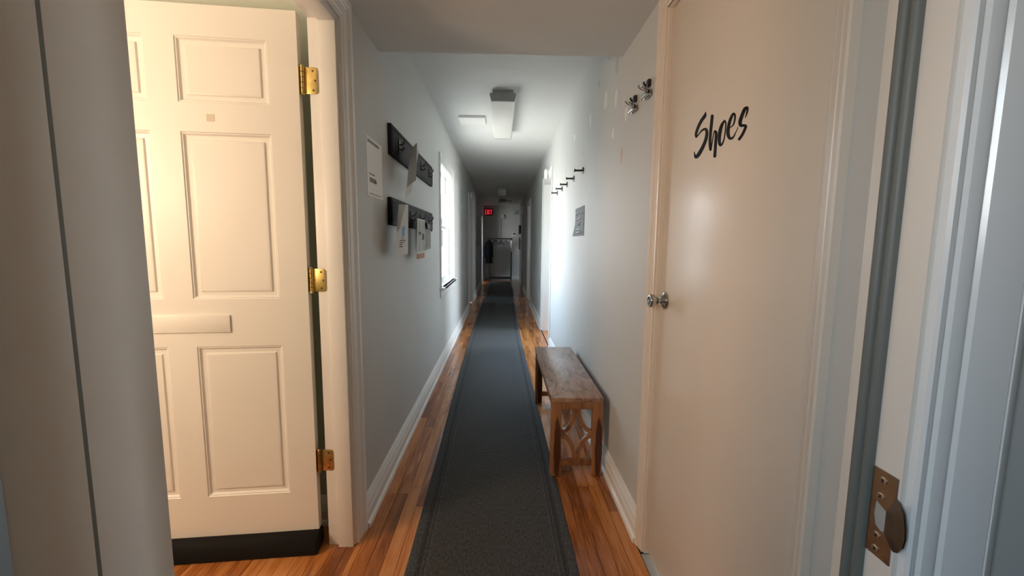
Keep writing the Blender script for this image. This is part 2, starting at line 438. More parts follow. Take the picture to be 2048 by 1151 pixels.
def opening_trim(xa, xb, s, o, w=.082, mat='trim_white', stop=None):
    """xa = hall face, xb = room face, s: projection sign into the hall"""
    global tn; tn += 1
    root = tag(empty('trim_%d' % tn, (xa, (o[0]+o[1])/2, 0)), kind='structure')
    x0, x1 = min(xa, xb), max(xa, xb)
    build(jamb(MB(), x0, x1, o[0], o[1], o[3]), 'jamb', mat, root, bevel=.001)
    build(casing(MB(), xa, s, o[0]+JT-.008, o[1]-JT+.008, o[3]-JT+.008, w), 'casing', mat, root)
    if stop:
        a_, c = stop; a_, c = min(a_, c), max(a_, c); m_ = MB(); t = .015
        m_.box(a_, c, o[0]+JT, o[0]+JT+t, 0, o[3]-JT); m_.box(a_, c, o[1]-JT-t, o[1]-JT, 0, o[3]-JT); m_.box(a_, c, o[0]+JT+t, o[1]-JT-t, o[3]-JT-t, o[3]-JT)
        build(m_, 'stop', mat, root, bevel=.002)
    return root
OL, ORR = OPEN_L, OPEN_R
# left doorway: jamb face sits at y=1.60
t_left = opening_trim(XL, TL, 1, (OL[0][0], 1.620, 0, HEAD+.012), .092, stop=(XL-.005, -.660))
t_shoe = opening_trim(XR, TR, -1, (ORR[0][0]-.002, 1.553, 0, 2.088), .050, 'closet_door_cream')
t_r1 = opening_trim(XR, TR, -1, ORR[1]); t_l2 = opening_trim(XL, TL, 1, OL[2])
t_r2 = opening_trim(XR, TR, -1, ORR[2]); t_r3 = opening_trim(XR, TR, -1, ORR[3]); t_l3 = opening_trim(XL, TL, 1, OL[3])

# entry frame: jambs, stops, right weather strip, painted shade gap on the left, strike plate, camera-side casing
t_e = tag(empty('trim_%d' % (tn+1), (0, EY0, 0)), kind='structure'); tn += 1
b_ = MB(); b_.box(JL-.02, JL, EY0-.03, Y0, 0, 2.12); b_.box(JR, JR+.02, EY0, .506, 0, 2.12); b_.box(JL, JR, EY0-.03, Y0, 2.10, 2.12)
build(b_, 'jamb', 'jamb_paint', t_e, bevel=.0015)
build(MB().box(JL, JL+.014, .36, .435, 0, 2.10), 'stop', 'jamb_paint', t_e, bevel=.003)
build(MB().box(JL, JL+.004, .436, .449, 0, 2.10), 'weatherstrip_and_shade', 'weather_and_shade_grey', t_e, bevel=.002)  # dark strip stands in for the shadow gap beside the stop
for yc in (.4655, .4800):
    build(MB().prism([(JR+.002, yc-.0066), (JR-.004, yc-.0063), (JR-.0078, yc-.0035), (JR-.009, yc), (JR-.0078, yc+.0035), (JR-.004, yc+.0063), (JR+.002, yc+.0066)], 2, .0, 2.10),
          'weatherstrip_and_shade', 'weather_and_shade_grey', t_e)
# moulded casing on the camera side, right of the opening
prof = [(.006, 0), (.006, .008), (.009, .011), (.014, .011), (.016, .006), (.019, .006), (.021, .012), (.030, .014), (.034, .0135), (.037, .009), (.040, .009), (.043, .013),
        (.055, .016), (.070, .018), (.082, .019), (.085, .016), (.087, .009), (.090, .009), (.092, .014), (.100, .013), (.104, .010), (.104, 0)]
pj = [(JR+u, EY0-t) for u, t in prof]
build(MB().prism(pj, 2, 0, 2.2), 'casing', 'gloss_trim', t_e)
build(MB().prism([(JL-u, EY0-.03-t) for u, t in prof], 2, 0, 2.2), 'casing', 'trim_white', t_e)

# strike plate on the right entry jamb
def P3(y, z, x): return (x, y, z)
zc = .935; ys0, ys1 = .428, .4585
out = [(ys1, zc+.053), (ys0, zc+.053), (ys0, zc+.030), (ys0-.007, zc+.029), (ys0-.015, zc+.021), (ys0-.020, zc+.007), (ys0-.0215, zc-.004), (ys0-.019, zc-.016), (ys0-.012, zc-.027), (ys0-.005, zc-.031), (ys0, zc-.030), (ys0, zc-.053), (ys1, zc-.053)]
hole = [(ys1-.007, zc+.014), (ys1-.021, zc+.008), (ys1-.021, zc-.018), (ys1-.016, zc-.020), (ys1-.009, zc-.016), (ys1-.006, zc-.004)]
bm = bmesh.new()
def lipx(y):
    return JR-.0016-(max(0, ys0-y)*.35 if y < ys0 else 0)
vo = [bm.verts.new((lipx(y), y, z)) for y, z in out]; vh = [bm.verts.new((lipx(y), y, z)) for y, z in hole]
eo = [bm.edges.new((vo[i], vo[(i+1) % len(vo)])) for i in range(len(vo))]; eh = [bm.edges.new((vh[i], vh[(i+1) % len(vh)])) for i in range(len(vh))]
bmesh.ops.triangle_fill(bm, use_beauty=True, use_dissolve=False, edges=eo+eh)
ext = bmesh.ops.extrude_face_region(bm, geom=list(bm.faces))
bmesh.ops.translate(bm, vec=(.0018, 0, 0), verts=[g for g in ext['geom'] if isinstance(g, bmesh.types.BMVert)])
bmesh.ops.recalc_face_normals(bm, faces=bm.faces)
me = bpy.data.meshes.new('strike_plate'); bm.to_mesh(me); bm.free(); me.materials.append(MATS['bronze'])
sp_o = bpy.data.objects.new('strike_plate', me); COL.objects.link(sp_o); sp_o.parent = t_e; sp_o.matrix_parent_inverse = world_of(t_e).inverted()
sp_o['label'] = 'brown bronze strike plate with rounded lip'
build(MB().box(JR-.0008, JR+.001, ys1-.021, ys1-.006, zc-.020, zc+.014), 'latch_hole', 'paper_grey', sp_o)
for (dy, dz) in ((-.014, .042), (-.013, .022), (-.013, -.027), (-.013, -.044)):
    sc_o = build(MB().lathe((JR-.0014, ys1+dy, zc+dz), (-1, 0, 0), [(0, .0046), (.0010, .0044), (.0014, .0030), (.0014, 0)], 16), 'screw', 'screw_steel', sp_o)
    b_ = MB(); y, z = ys1+dy, zc+dz
    for ang in (.6, .6+R90):
        c, s_ = math.cos(ang)*.0026, math.sin(ang)*.0026; px, pz = -s_*.28, c*.28
        b_.add([(JR-.0030, y-c-px, z-s_-pz), (JR-.0030, y+c-px, z+s_-pz), (JR-.0030, y+c+px, z+s_+pz), (JR-.0030, y-c+px, z-s_+pz),
                (JR-.0026, y-c-px, z-s_-pz), (JR-.0026, y+c-px, z+s_-pz), (JR-.0026, y+c+px, z+s_+pz), (JR-.0026, y-c+px, z-s_+pz)],
               [(0,3,2,1),(4,5,6,7),(0,1,5,4),(1,2,6,5),(2,3,7,6),(3,0,4,7)])
    build(b_, 'screw_slot', 'ink_black', sp_o)

# ------------------------------------------------------------------ baseboards
BP = [(0, 0), (.028, 0), (.029, .010), (.026, .020), (.018, .026), (.017, .060), (.020, .066), (.016, .072), (.015, .094), (.018, .098), (.018, .104), (.012, .112), (.010, .124), (.006, .130), (0, .132)]
def baseboard(mb, xw, s, y0, y1): return mb.prism([(xw+s*a_, z) for a_, z in BP], 1, y0, y1)
b_ = MB()
for y0, y1 in ((1.70, 7.47), (8.53, 12.22), (13.20, Y1-.018)): baseboard(b_, XL, 1, y0, y1)
bl = struct(b_, 'baseboard_left', 'trim_white')
b_ = MB()
for y0, y1 in ((1.594, 4.81), (5.88, 8.27), (9.28, 11.02), (12.03, Y1-.018)): baseboard(b_, XR, -1, y0, y1)
struct(b_, 'baseboard_right', 'trim_white')
struct(MB().box(XL, XR, Y1-.016, Y1, 0, .11), 'baseboard_end', 'trim_white', bevel=.003)
struct(MB().prism([(1.74-a_, z) for a_, z in BP], 0, -3.8, TL-.004), 'baseboard_left_room', 'trim_white')
tn += 1
struct(MB().box(.572, .70, .77, 1.53, -.003, .0015), 'trim_%d' % tn, 'threshold_grey')

# ------------------------------------------------------------------ door 1: six-panel door standing open
DA = math.radians(185); DH = (-.736, 1.586, 0)
d1 = tag(empty('door_1', DH, DA), 'white six-panel door standing open into the left room', 'door', kind='structure')
DW, DT, Z0, Z1 = .914, .035, .062, 2.058
cols = [(.087+.016, .393+.016), (.491+.016, .797+.016)]
cols = [(.103, .408), (.507, .812)]
rows = [(.247, .848), (1.029, 1.631), (1.731, 1.954)]
b_ = MB()
def dbox(s0, s1, z0, z1): b_.box(s0, s1, -DT, 0, z0, z1)
dbox(0, cols[0][0], Z0, Z1); dbox(cols[1][1], DW, Z0, Z1)
for z0, z1 in ((Z0, rows[0][0]), (rows[0][1], rows[1][0]), (rows[1][1], rows[2][0]), (rows[2][1], Z1)): dbox(cols[0][0], cols[1][1], z0, z1)
for z0, z1 in rows: dbox(cols[0][1], cols[1][0], z0, z1)
build(b_, 'door_frame', 'door_white', d1, smooth=0, local=True)
RG = [(0, 0), (.003, -.0035), (.006, -.003), (.009, -.0075), (.012, -.0095), (.026, -.0105), (.029, -.0055), (.033, -.0045), (.036, -.0045)]
for (s0, s1) in cols:
    for (z0, z1) in rows:
        m_ = MB(); rings = [[(s0+o, t, z0+o), (s1-o, t, z0+o), (s1-o, t, z1-o), (s0+o, t, z1-o)] for o, t in RG]
        m_.loft([[(s0, -DT+.006, z0), (s1, -DT+.006, z0), (s1, -DT+.006, z1), (s0, -DT+.006, z1)]]+rings)
        build(m_, 'panel', 'door_white', d1, smooth=25, local=True)
# mail-slot style cover plate on the lock rail, beige square of old tape, foam draught stopper
build(MB().box(.283, .62, 0, .006, .903, .969), 'cover_plate', 'door_white', d1, bevel=.0015, local=True)
build(MB().box(.291, .318, 0, .0006, 1.668, 1.693), 'tape_square', 'sticker_beige', d1, local=True)
b_ = MB(); rings = []
pts = [(-.040, .004), (-.046, .030), (-.042, .066), (-.030, .082), (.006, .083), (.022, .079), (.034, .069), (.042, .050), (.045, .028), (.044, .004)]
for s in (-.004, .002, .20, .5, .75, .908, .914):
    k = .9 if s in (-.004, .914) else 1+.015*math.sin(s*23)
    rings.append([(s, p*k, q if q < .01 else q*(.97 if k == .9 else k)) for p, q in pts])
b_.loft(rings)
tag(build(b_, 'draught_stopper', 'black_foam', d1, local=True), 'black foam draught stopper tube under the door')

def hinge(z0, z1, mat):
    h = build(MB().prism([(-.722, z0), (-.682, z0), (-.677, z0+.002), (-.6735, z0+.006), (-.6725, z0+.012), (-.6725, z1-.012), (-.6735, z1-.006), (-.677, z1-.002), (-.682, z1), (-.722, z1)], 1, 1.5995, 1.6020),
              'hinge', mat, d1, bevel=.0004)
    L = (z1-z0)/5
    for k in range(5):
        build(MB().lathe((-.7255, 1.5945, z0+k*L+.0006), (0, 0, 1), [(0, .0062), (.0004, .0068), (L-.0016, .0068), (L-.0012, .0062)], 14), 'knuckle', mat, h)
    build(MB().lathe((-.7255, 1.5945, z1), (0, 0, 1), [(0, .0055), (.003, .0062), (.006, .0045), (.0075, .0)], 12).lathe((-.7255, 1.5945, z0), (0, 0, -1), [(0, .0055), (.003, .0062), (.006, .0045), (.0075, .0)], 12), 'pin', mat, h)
    build(MB().box(-.7375, -.7345, 1.5860, 1.6160, z0, z1), 'door_leaf', mat, h, bevel=.0004)
    for (x, z) in ((-.690, z1-.013), (-.682, (z0+z1)/2), (-.690, z0+.013)):
        build(MB().lathe((x, 1.5996, z), (0, -1, 0), [(0, .0040), (.0006, .0038), (.0006, 0)], 12), 'screw', 'dark_steel', h)
hinge(1.781, 1.874, 'brass'); hinge(1.054, 1.142, 'brass'); hinge(.326, .414, 'brass_worn')

# ------------------------------------------------------------------ door 2: flush door lettered Shoes
XD = .600
d2 = tag(empty('door_2', (XD, 1.15, 0)), 'flush cream closet door lettered Shoes in black script', 'door', kind='structure')
build(MB().box(XD, XD+.035, .7625, 1.5335, .010, 2.067), 'slab', 'closet_door_cream', d2, bevel=.0015)
def stroke(mb, pts, x):
    """calligraphic ribbon: pts are (pixel x, pixel y, pixel width) on the 7.673x enlarged crop at (1370,190)"""
    P = smooth_path(pts, 8); c3 = []
    for (u, v_, w) in P:
        q = hit(1370+u/7.673, 190+v_/7.673, 0, XD)
        # local size of one enlarged pixel on the door
        r = hit(1370+(u+6)/7.673, 190+v_/7.673, 0, XD); c3.append((q.y, q.z, w))
    # offsets are taken in the picture so that the pen widths match, then laid on the door plane
    L, R_ = [], []
    for i, (u, v_, w) in enumerate(P):
        a_, c = P[max(i-1, 0)], P[min(i+1, len(P)-1)]
        du, dv = c[0]-a_[0], c[1]-a_[1]; l = math.hypot(du, dv) or 1
        nu, nv = -dv/l*w/2, du/l*w/2
        L.append((u+nu, v_+nv)); R_.append((u-nu, v_-nv))
    def end(i, sgn):
        u, v_, w = P[i]; a_ = P[i-sgn] if 0 <= i-sgn < len(P) else P[i+sgn]
        du, dv = u-a_[0], v_-a_[1]; l = math.hypot(du, dv) or 1
        return [(u+math.cos(t)*(-dv/l)*w/2*sgn+math.sin(t)*du/l*w/2, v_+math.cos(t)*du/l*w/2*sgn+math.sin(t)*dv/l*w/2) for t in (.5, 1.0, 1.57, 2.1, 2.6)]
    def Q(p, xx):
        g = hit(1370+p[0]/7.673, 190+p[1]/7.673, 0, XD); return (xx, g.y, g.z)
    k = len(mb.v); nP = len(P)
    for xx in (x, x-.0005):
        for p, q in zip(L, R_): mb.v += [Vector(Q(p, xx)), Vector(Q(q, xx))]
    o2 = 2*nP
    for i in range(nP-1):
        a_ = k+2*i
        mb.f.append((a_+o2, a_+1+o2, a_+3+o2, a_+2+o2))
        mb.f.append((a_, a_+2, a_+2+o2, a_+o2)); mb.f.append((a_+1, a_+1+o2, a_+3+o2, a_+3))
    for i, sg in ((0, -1), (nP-1, 1)):
        e_ = end(i, sg) if i else end(0, -1)
        kk = len(mb.v); mb.v += [Vector(Q(p, x-.0005)) for p in [L[i]]+(e_ if sg == 1 else e_[::-1] if False else e_)+[R_[i]]]
        mb.f.append(tuple(range(kk, len(mb.v))))
S_ = [[(320, 258, 8), (306, 318, 46), (255, 390, 46), (205, 490, 42), (172, 590, 38), (173, 642, 30)],
      [(173, 645, 24), (215, 598, 16), (265, 540, 26), (318, 522, 40), (338, 575, 44), (322, 680, 48), (278, 790, 50), (218, 900, 56), (172, 950, 50), (152, 915, 24), (143, 868, 6)],
      [(421, 318, 44), (408, 440, 44), (392, 600, 42), (385, 740, 42), (392, 838, 36)], [(400, 838, 16), (420, 720, 14), (444, 590, 14), (464, 552, 28), (481, 590, 36), (472, 730, 42), (464, 860, 44), (459, 938, 46)],
      [(608, 392, 22), (570, 455, 44), (540, 560, 54), (527, 680, 48), (540, 765, 40), (575, 745, 26), (602, 670, 18), (622, 540, 18), (628, 430, 22), (608, 388, 22)],
      [(700, 496, 12), (742, 458, 20), (766, 380, 26), (768, 305, 28), (742, 288, 34), (700, 370, 42), (672, 480, 48), (662, 590, 52), (690, 662, 46), (738, 650, 26), (780, 575, 12), (818, 490, 8)],
      [(926, 352, 6), (956, 262, 28), (962, 192, 30), (922, 212, 48), (882, 300, 50), (850, 400, 54), (856, 462, 50), (902, 466, 40), (934, 474, 40), (916, 535, 40), (876, 615, 40), (834, 678, 40)]]
b_ = MB()
for s in S_: stroke(b_, s, XD-.0002)
tag(build(b_, 'lettering', 'vinyl_black', d2, smooth=0), 'black script word Shoes')
# knob
kc = Vector((XD, 1.482, 1.042))
kn = build(MB().lathe(kc, (-1, 0, 0), [(0, .0325), (.003, .0325), (.008, .030), (.012, .022), (.016, .0165), (.020, .0155)], 28), 'rose', 'nickel', d2)
k2 = build(MB().lathe(kc, (-1, 0, 0), [(.019, .0105), (.028, .0105), (.031, .013), (.038, .0205), (.047, .0245), (.056, .0245), (.060, .022), (.0605, .015), (.057, .0135), (.057, 0)], 28), 'knob', 'nickel', d2)
build(MB().lathe(kc+Vector((-.057, 0, 0)), (-1, 0, 0), [(0, .006), (.004, .0055), (.0045, 0)], 16), 'lock_button', 'nickel', k2)

# ------------------------------------------------------------------ other doors (closed, far down the hall)
def shut_door(name, x0, x1, xf, s, o, label):
    d = tag(empty(name, (x0, (o[0]+o[1])/2, 0)), label, 'door', kind='structure')
    build(MB().box(min(x0, x1), max(x0, x1), o[0]+JT+.002, o[1]-JT-.002, .01, o[3]-JT-.003), 'slab', 'door_white', d, bevel=.002)
    for (z0, z1) in ((.25, .85), (1.03, 1.63), (1.73, 1.95)):
        for (a_, c) in ((.10, .37), (.48, .75)):
            y = o[0]+JT
            m_ = MB(); rings = [[(xf+s*t, y+a_+q, z0+q), (xf+s*t, y+c-q, z0+q), (xf+s*t, y+c-q, z1-q), (xf+s*t, y+a_+q, z1-q)] for q, t in ((0, 0), (.004, .004), (.012, .001), (.03, .001), (.036, .005))]
            build(m_.loft(rings), 'panel', 'door_white', d, smooth=25)
    return d
d3 = shut_door('door_3', -.66, -.695, -.66, 1, OL[2], 'closed white panelled door past the hall window')
build(MB().lathe((-.66, 8.43-.012, 1.97), (0, 0, 1), [(-.045, .010), (.045, .010)], 10), 'hinge', 'dark_steel', d3)
build(MB().lathe((-.66, 7.65, 1.0), (1, 0, 0), [(0, .03), (.006, .03), (.01, .012), (.03, .012), (.04, .025), (.055, .025), (.06, 0)], 16), 'knob', 'nickel', d3)
d4 = shut_door('door_4', .65, .685, .65, -1, ORR[3], 'closed white panelled door near the far end of the hall')
build(MB().lathe((.65, 11.2, 1.0), (-1, 0, 0), [(0, .03), (.006, .03), (.01, .012), (.03, .012), (.04, .025), (.055, .025), (.06, 0)], 16), 'knob', 'nickel', d4)

# ------------------------------------------------------------------ window in the left wall
w1 = tag(empty('window_1', (XL, 4.57, .8)), 'white double-hung sash window in the grey left wall', 'window', kind='structure')
oy0, oy1, oz0, oz1 = OL[1]
b_ = MB(); b_.box(TL, XL, oy0, oy0+.015, oz0, oz1); b_.box(TL, XL, oy1-.015, oy1, oz0, oz1); b_.box(TL, XL, oy0+.015, oy1-.015, oz1-.015, oz1)
build(b_, 'frame', 'trim_white', w1, bevel=.001)
b_ = MB(); casing(b_, XL, 1, oy0+.006, oy1-.006, oz1-.006, .082, oz0-.02)
build(b_, 'casing', 'trim_white', w1)
build(MB().box(TL, XL+.045, oy0, oy1, oz0-.022, oz0+.003).box(XL, XL+.045, oy0-.10, oy1+.10, oz0-.022, oz0+.003), 'sill', 'trim_white', w1, bevel=.004)
build(MB().prism([(XL, .70), (XL+.008, .70), (XL+.014, .715), (XL+.014, .76), (XL+.018, .777), (XL, .777)], 1, oy0-.08, oy1+.08), 'apron', 'trim_white', w1)
def sash(x0, x1, z0, z1, bot):
    s = MB(); a_, c = oy0+.018, oy1-.018
    s.box(x0, x1, a_, a_+.042, z0, z1); s.box(x0, x1, c-.042, c, z0, z1); s.box(x0, x1, a_+.042, c-.042, z1-.035, z1); s.box(x0, x1, a_+.042, c-.042, z0, z0+bot)
    so = build(s, 'sash', 'trim_white', w1, bevel=.003)
    build(MB().box((x0+x1)/2-.002, (x0+x1)/2+.002, a_+.040, c-.040, z0+bot-.002, z1-.033), 'pane', 'window_glass', so, smooth=0)
sash(-.700, -.672, 1.385, 1.992, .035); sash(-.665, -.637, .806, 1.420, .06)
b_ = MB(); b_.box(-.668, -.646, 4.55, 4.60, 1.420, 1.432); b_.lathe((-.655, 4.575, 1.432), (0, 0, 1), [(0, .010), (.010, .010), (.012, .004)], 10)
build(b_, 'sash_lock', 'nickel', w1)
b_ = MB(); b_.box(-.645, -.634, oy0+.015, oy0+.028, oz0, oz1-.015); b_.box(-.645, -.634, oy1-.028, oy1-.015, oz0, oz1-.015)
build(b_, 'stop', 'trim_white', w1)

# ------------------------------------------------------------------ runner rugs
def runner(name, edges, label):
    n_ = len(edges); th = .0045; me = bpy.data.meshes.new(name); vs, fs, uvs = [], [], []
    us = [0, .004, .02, .045, .057, .062, .076, .082, .16, .33, .50, .578, .584, .598, .603, .615, .64, .656, .66]
    hs = [.0008, .004, .0045, .0045, .0036, .0045, .0036, .0045] + [.0045]*3 + [.0045, .0036, .0045, .0036, .0045, .0045, .004, .0008]
    for (y, a_, c) in edges:
        for u, h in zip(us, hs): vs.append((a_+(c-a_)*u/.66, y, h)); uvs.append((u, y))
    nu = len(us)
    for i in range(n_-1):
        for j in range(nu-1): k = i*nu+j; fs.append((k, k+1, k+1+nu, k+nu))
    kb = len(vs)
    for (y, a_, c) in (edges[0], edges[-1]):
        vs += [(a_, y, 0), (c, y, 0)]; uvs += [(0, y), (.66, y)]
    fs.append(tuple([kb, kb+1]+[j for j in reversed(range(nu))])); e0 = (n_-1)*nu
    fs.append(tuple([e0+j for j in range(nu)]+[kb+3, kb+2]))
    me.from_pydata(vs, [], fs); ul = me.uv_layers.new(name='UVMap')
    for lp in me.loops: ul.data[lp.index].uv = uvs[lp.vertex_index]
    me.materials.append(MATS['runner_carpet']); me.shade_smooth(); me.set_sharp_from_angle(angle=.9)
    o = bpy.data.objects.new(name, me); COL.objects.link(o)
    c = Vector((0, edges[0][0], 0)); me.transform(Matrix.Translation(-c)); o.location = c
    return tag(o, label, 'rug', 'hall runners')
ctl = [(.60, -.350, .310), (1.43, -.359, .304), (2.3, -.369, .295), (3.6, -.392, .280), (5.8, -.410, .262), (7.4, -.405, .268), (9.02, -.392, .278)]
runner('runner_rug', smooth_path(ctl, 6), 'long charcoal runner rug with striped borders beside the wooden bench')
runner('runner_rug', [(y, -.345-.02*math.sin(y), .290-.02*math.sin(y)) for y in [9.03+.1*k for k in range(42)]], 'charcoal runner rug running up to the garment rack at the hall end')

# ------------------------------------------------------------------ bench
BX0, BX1, BY0, BY1, BZ = .270, .545, 2.085, 3.150, .0047
bn = tag(empty('bench', ((BX0+BX1)/2, (BY0+BY1)/2, BZ)), 'small brown wooden bench with curved lattice ends standing against the right wall', 'bench')
TZ0, TZ1 = .414, .440
build(MB().box(BX0-.002, BX1, BY0, BY1, TZ0, TZ1), 'seat', 'bench_top_wood', bn, bevel=.003)
LW, LD = .054, .048
for y0 in (BY0+.004, BY1-LD-.004):
    for x0 in (BX0, BX1-LW): build(MB().box(x0, x0+LW, y0, y0+LD, BZ, TZ0), 'leg', 'bench_leg_wood', bn, bevel=.0025)
    ya, yb = y0+.008, y0+.034
    ix0, ix1 = BX0+LW, BX1-LW; iz0, iz1 = .092, .376
    build(MB().box(ix0, ix1, ya-.006, yb, iz1, TZ0), 'end_rail', 'bench_rail_wood', bn, bevel=.0015)
    build(MB().box(ix0, ix1, ya, yb, .058, iz0), 'end_rail', 'bench_rail_wood', bn, bevel=.0015)
    A, B = (ix1-ix0)/2, (iz1-iz0)/2; w = .017
    for cx, sxn in ((ix0, 1), (ix1, -1)):
        for cz, szn in ((iz0, 1), (iz1, -1)):
            rings = []
            for k in range(13):
                t = R90*k/12; ct, st = math.cos(t), math.sin(t)
                nx, nz = ct/A, st/B; l = math.hypot(nx, nz); nx, nz = nx/l, nz/l
                rings.append([(cx+sxn*(A*ct+nx*o-w*.5), yy, cz+szn*(B*st+nz*o-w*.5)) for o, yy in ((-w*.6, ya+.003), (w*.6, ya+.003), (w*.6, yb-.003), (-w*.6, yb-.003))])
            build(MB().loft(rings), 'lattice_arc', 'bench_rail_wood', bn)
for x0 in (BX0+.006, BX1-.028): build(MB().box(x0, x0+.022, BY0+LD+.004, BY1-LD-.004, .372, TZ0), 'side_rail', 'bench_rail_wood', bn, bevel=.0015)

# ------------------------------------------------------------------ left wall: notice, racks, papers
def sheet(name, c4, mat, parent=None, bulge=0, bdir=(1, 0, 0), n_=8, th=.0006):
    """paper sheet through four corners (top-left, top-right, bottom-right, bottom-left), bulging along bdir"""
    tl, tr_, br, bl_ = [Vector(p) for p in c4]; mb = MB(); bd = Vector(bdir); g = []
    nrm = ((tr_-tl).cross(bl_-tl)).normalized()
    for lay_ in (0, 1):
        for i in range(n_+1):
            for j in range(n_+1):
                u, v_ = j/n_, i/n_
                p = (tl*(1-u)+tr_*u)*(1-v_)+(bl_*(1-u)+br*u)*v_+bd*(bulge*math.sin(math.pi*u)*(.4+.6*v_)) + nrm*(th*lay_)
                mb.v.append(p)
    N = (n_+1)**2; W_ = n_+1
    for lay_ in (0, 1):
        for i in range(n_):
            for j in range(n_): k = lay_*N+i*W_+j; mb.f.append((k, k+1, k+1+W_, k+W_))
    for i in range(n_):
        for a_, c in (((i), (i+1)), (n_*W_+i, n_*W_+i+1), (i*W_, (i+1)*W_), (i*W_+n_, (i+1)*W_+n_)): mb.f.append((a_, c, c+N, a_+N))
    return build(mb, name, mat, parent)
def quad_on(name, c4, u0, u1, v0, v1, mat, parent, lift=.0005, bulge=0, bdir=(1, 0, 0)):
    """small printed patch lying on a sheet (u across, v down)"""
    tl, tr_, br, bl_ = [Vector(p) for p in c4]; nrm = ((bl_-tl).cross(tr_-tl)).normalized()
    def Pq(u, v_): return (tl*(1-u)+tr_*u)*(1-v_)+(bl_*(1-u)+br*u)*v_+Vector(bdir)*(bulge*math.sin(math.pi*u)*(.4+.6*v_))+nrm*lift
    n_ = 4; mb = MB(); r0 = [Pq(u0+(u1-u0)*k/n_, v0) for k in range(n_+1)]; r1 = [Pq(u0+(u1-u0)*k/n_, v1) for k in range(n_+1)]
    t = nrm*.0002
    mb.loft([[*r0, *[p+t for p in reversed(r0)]], [*r1, *[p+t for p in reversed(r1)]]])
    return build(mb, name, mat, parent, smooth=0)
def scribble(mb, c4, u0, u1, v_, h, rnd, gap=.25):
    tl, tr_, br, bl_ = [Vector(p) for p in c4]; nrm = ((bl_-tl).cross(tr_-tl)).normalized()
    def Pq(u, w): return (tl*(1-u)+tr_*u)*(1-w)+(bl_*(1-u)+br*u)*w+nrm*.0006
    u = u0
    while u < u1:
        l = rnd.uniform(.02, .06)*(u1-u0)*3
        l = min(l, u1-u)
        a_ = [Pq(u, v_-h/2), Pq(u+l, v_-h/2), Pq(u+l, v_+h/2), Pq(u, v_+h/2)]
        mb.loft([a_, [p+nrm*.0002 for p in a_]]); u += l*(1+gap)
rnd = random.Random(3)
xn = XL+.0012
c4 = [(xn, 1.885, 1.713), (xn, 2.122, 1.713), (xn, 2.122, 1.452), (xn, 1.885, 1.452)]
nt_ = tag(empty('wall_notice', (XL, 2.0, 1.452)), 'white printed notice sheet taped to the left wall beside the door casing', 'notice')
build(MB().box(XL+.0002, xn, 1.885, 2.122, 1.452, 1.713), 'sheet', 'notice_paper', nt_, smooth=0)
b_ = MB(); scribble(b_, c4, .06, .78, .075, .05, rnd, .06); build(b_, 'heading', 'ink_grey', nt_, smooth=0)
quad_on('photo_print', c4, .14, .50, .68, .76, 'ink_grey', nt_); quad_on('photo_print', c4, .46, .56, .70, .76, 'ink_black', nt_)
b_ = MB(); scribble(b_, c4, .12, .86, .955, .014, rnd, .2); build(b_, 'caption', 'ink_grey', nt_, smooth=0)
b_ = MB(); scribble(b_, c4, .12, .46, .62, .02, rnd, .2); build(b_, 'caption', 'ink_grey', nt_, smooth=0)

def coat_rack(z0, z1, ya, yb, label):
    r = tag(empty('coat_rack', (XL, (ya+yb)/2, z0)), label, 'coat rack', 'black coat racks on the left wall')
    build(MB().box(XL, XL+.020, ya, yb, z0, z1), 'board', 'black_wood', r, bevel=.002)
    b_ = MB(); t = .0028
    for a_, c, e_, f in ((ya+.012, yb-.012, z0+.012, z0+.018), (ya+.012, yb-.012, z1-.018, z1-.012), (ya+.012, ya+.018, z0+.018, z1-.018), (yb-.018, yb-.012, z0+.018, z1-.018)):
        b_.box(XL+.019, XL+.020+t, a_, c, e_, f)
    build(b_, 'bead', 'black_wood', r)
    zc_ = (z0+z1)/2
    for y in (ya+.16, ya+.48, ya+.81, ya+1.13):
        h = build(MB().prism([(y-.011, zc_-.035), (y+.011, zc_-.035), (y+.014, zc_), (y+.011, zc_+.035), (y-.011, zc_+.035), (y-.014, zc_)], 0, XL+.019, XL+.025), 'hook', 'dark_steel', r, bevel=.001)
        x = XL+.023
        up = smooth_path([(x, y, zc_+.005), (x+.013, y, zc_+.004), (x+.025, y, zc_+.014), (x+.031, y, zc_+.032)], 5)
        lo = smooth_path([(x, y, zc_-.012), (x+.008, y, zc_-.022), (x+.018, y, zc_-.024), (x+.023, y, zc_-.012)], 5)
        build(MB().tube(up, [.0045-.0012*k/len(up) for k in range(len(up))], 8).lathe(up[-1], (.3, 0, 1), [(-.004, .002), (-.002, .0055), (.002, .0055), (.004, .002)], 10), 'prong', 'dark_steel', h)
        build(MB().tube(lo, .0036, 8).lathe(lo[-1], (.3, 0, 1), [(-.004, .002), (-.002, .005), (.002, .005), (.004, .002)], 10), 'prong', 'dark_steel', h)
    return r
coat_rack(1.700, 1.858, 2.238, 3.525, 'black wooden coat rack board holding the folded grey sheet, above another rack')
coat_rack(1.333, 1.478, 2.205, 3.498, 'black wooden coat rack board hung with a flyer and newspaper, below another rack')

# folded grey sheet on the upper rack
A_ = [hit(821, 300, 1, 2.50), hit(834, 285, 1, 2.30), hit(832, 360, 1, 2.30), hit(813, 376, 1, 2.42)]
gs = tag(empty('folded_sheet', A_[3]), 'stiff grey-white folded sheet jutting out from the upper coat rack', 'paper')
sheet('front_leaf', A_, 'paper_white', gs, bulge=.012, bdir=(0, -1, 0))
B_ = [hit(821, 300, 1, 2.515), hit(838, 300, 1, 2.58), hit(822, 384, 1, 2.50), hit(810, 396, 1, 2.43)]
sheet('back_leaf', B_, 'paper_white', gs)
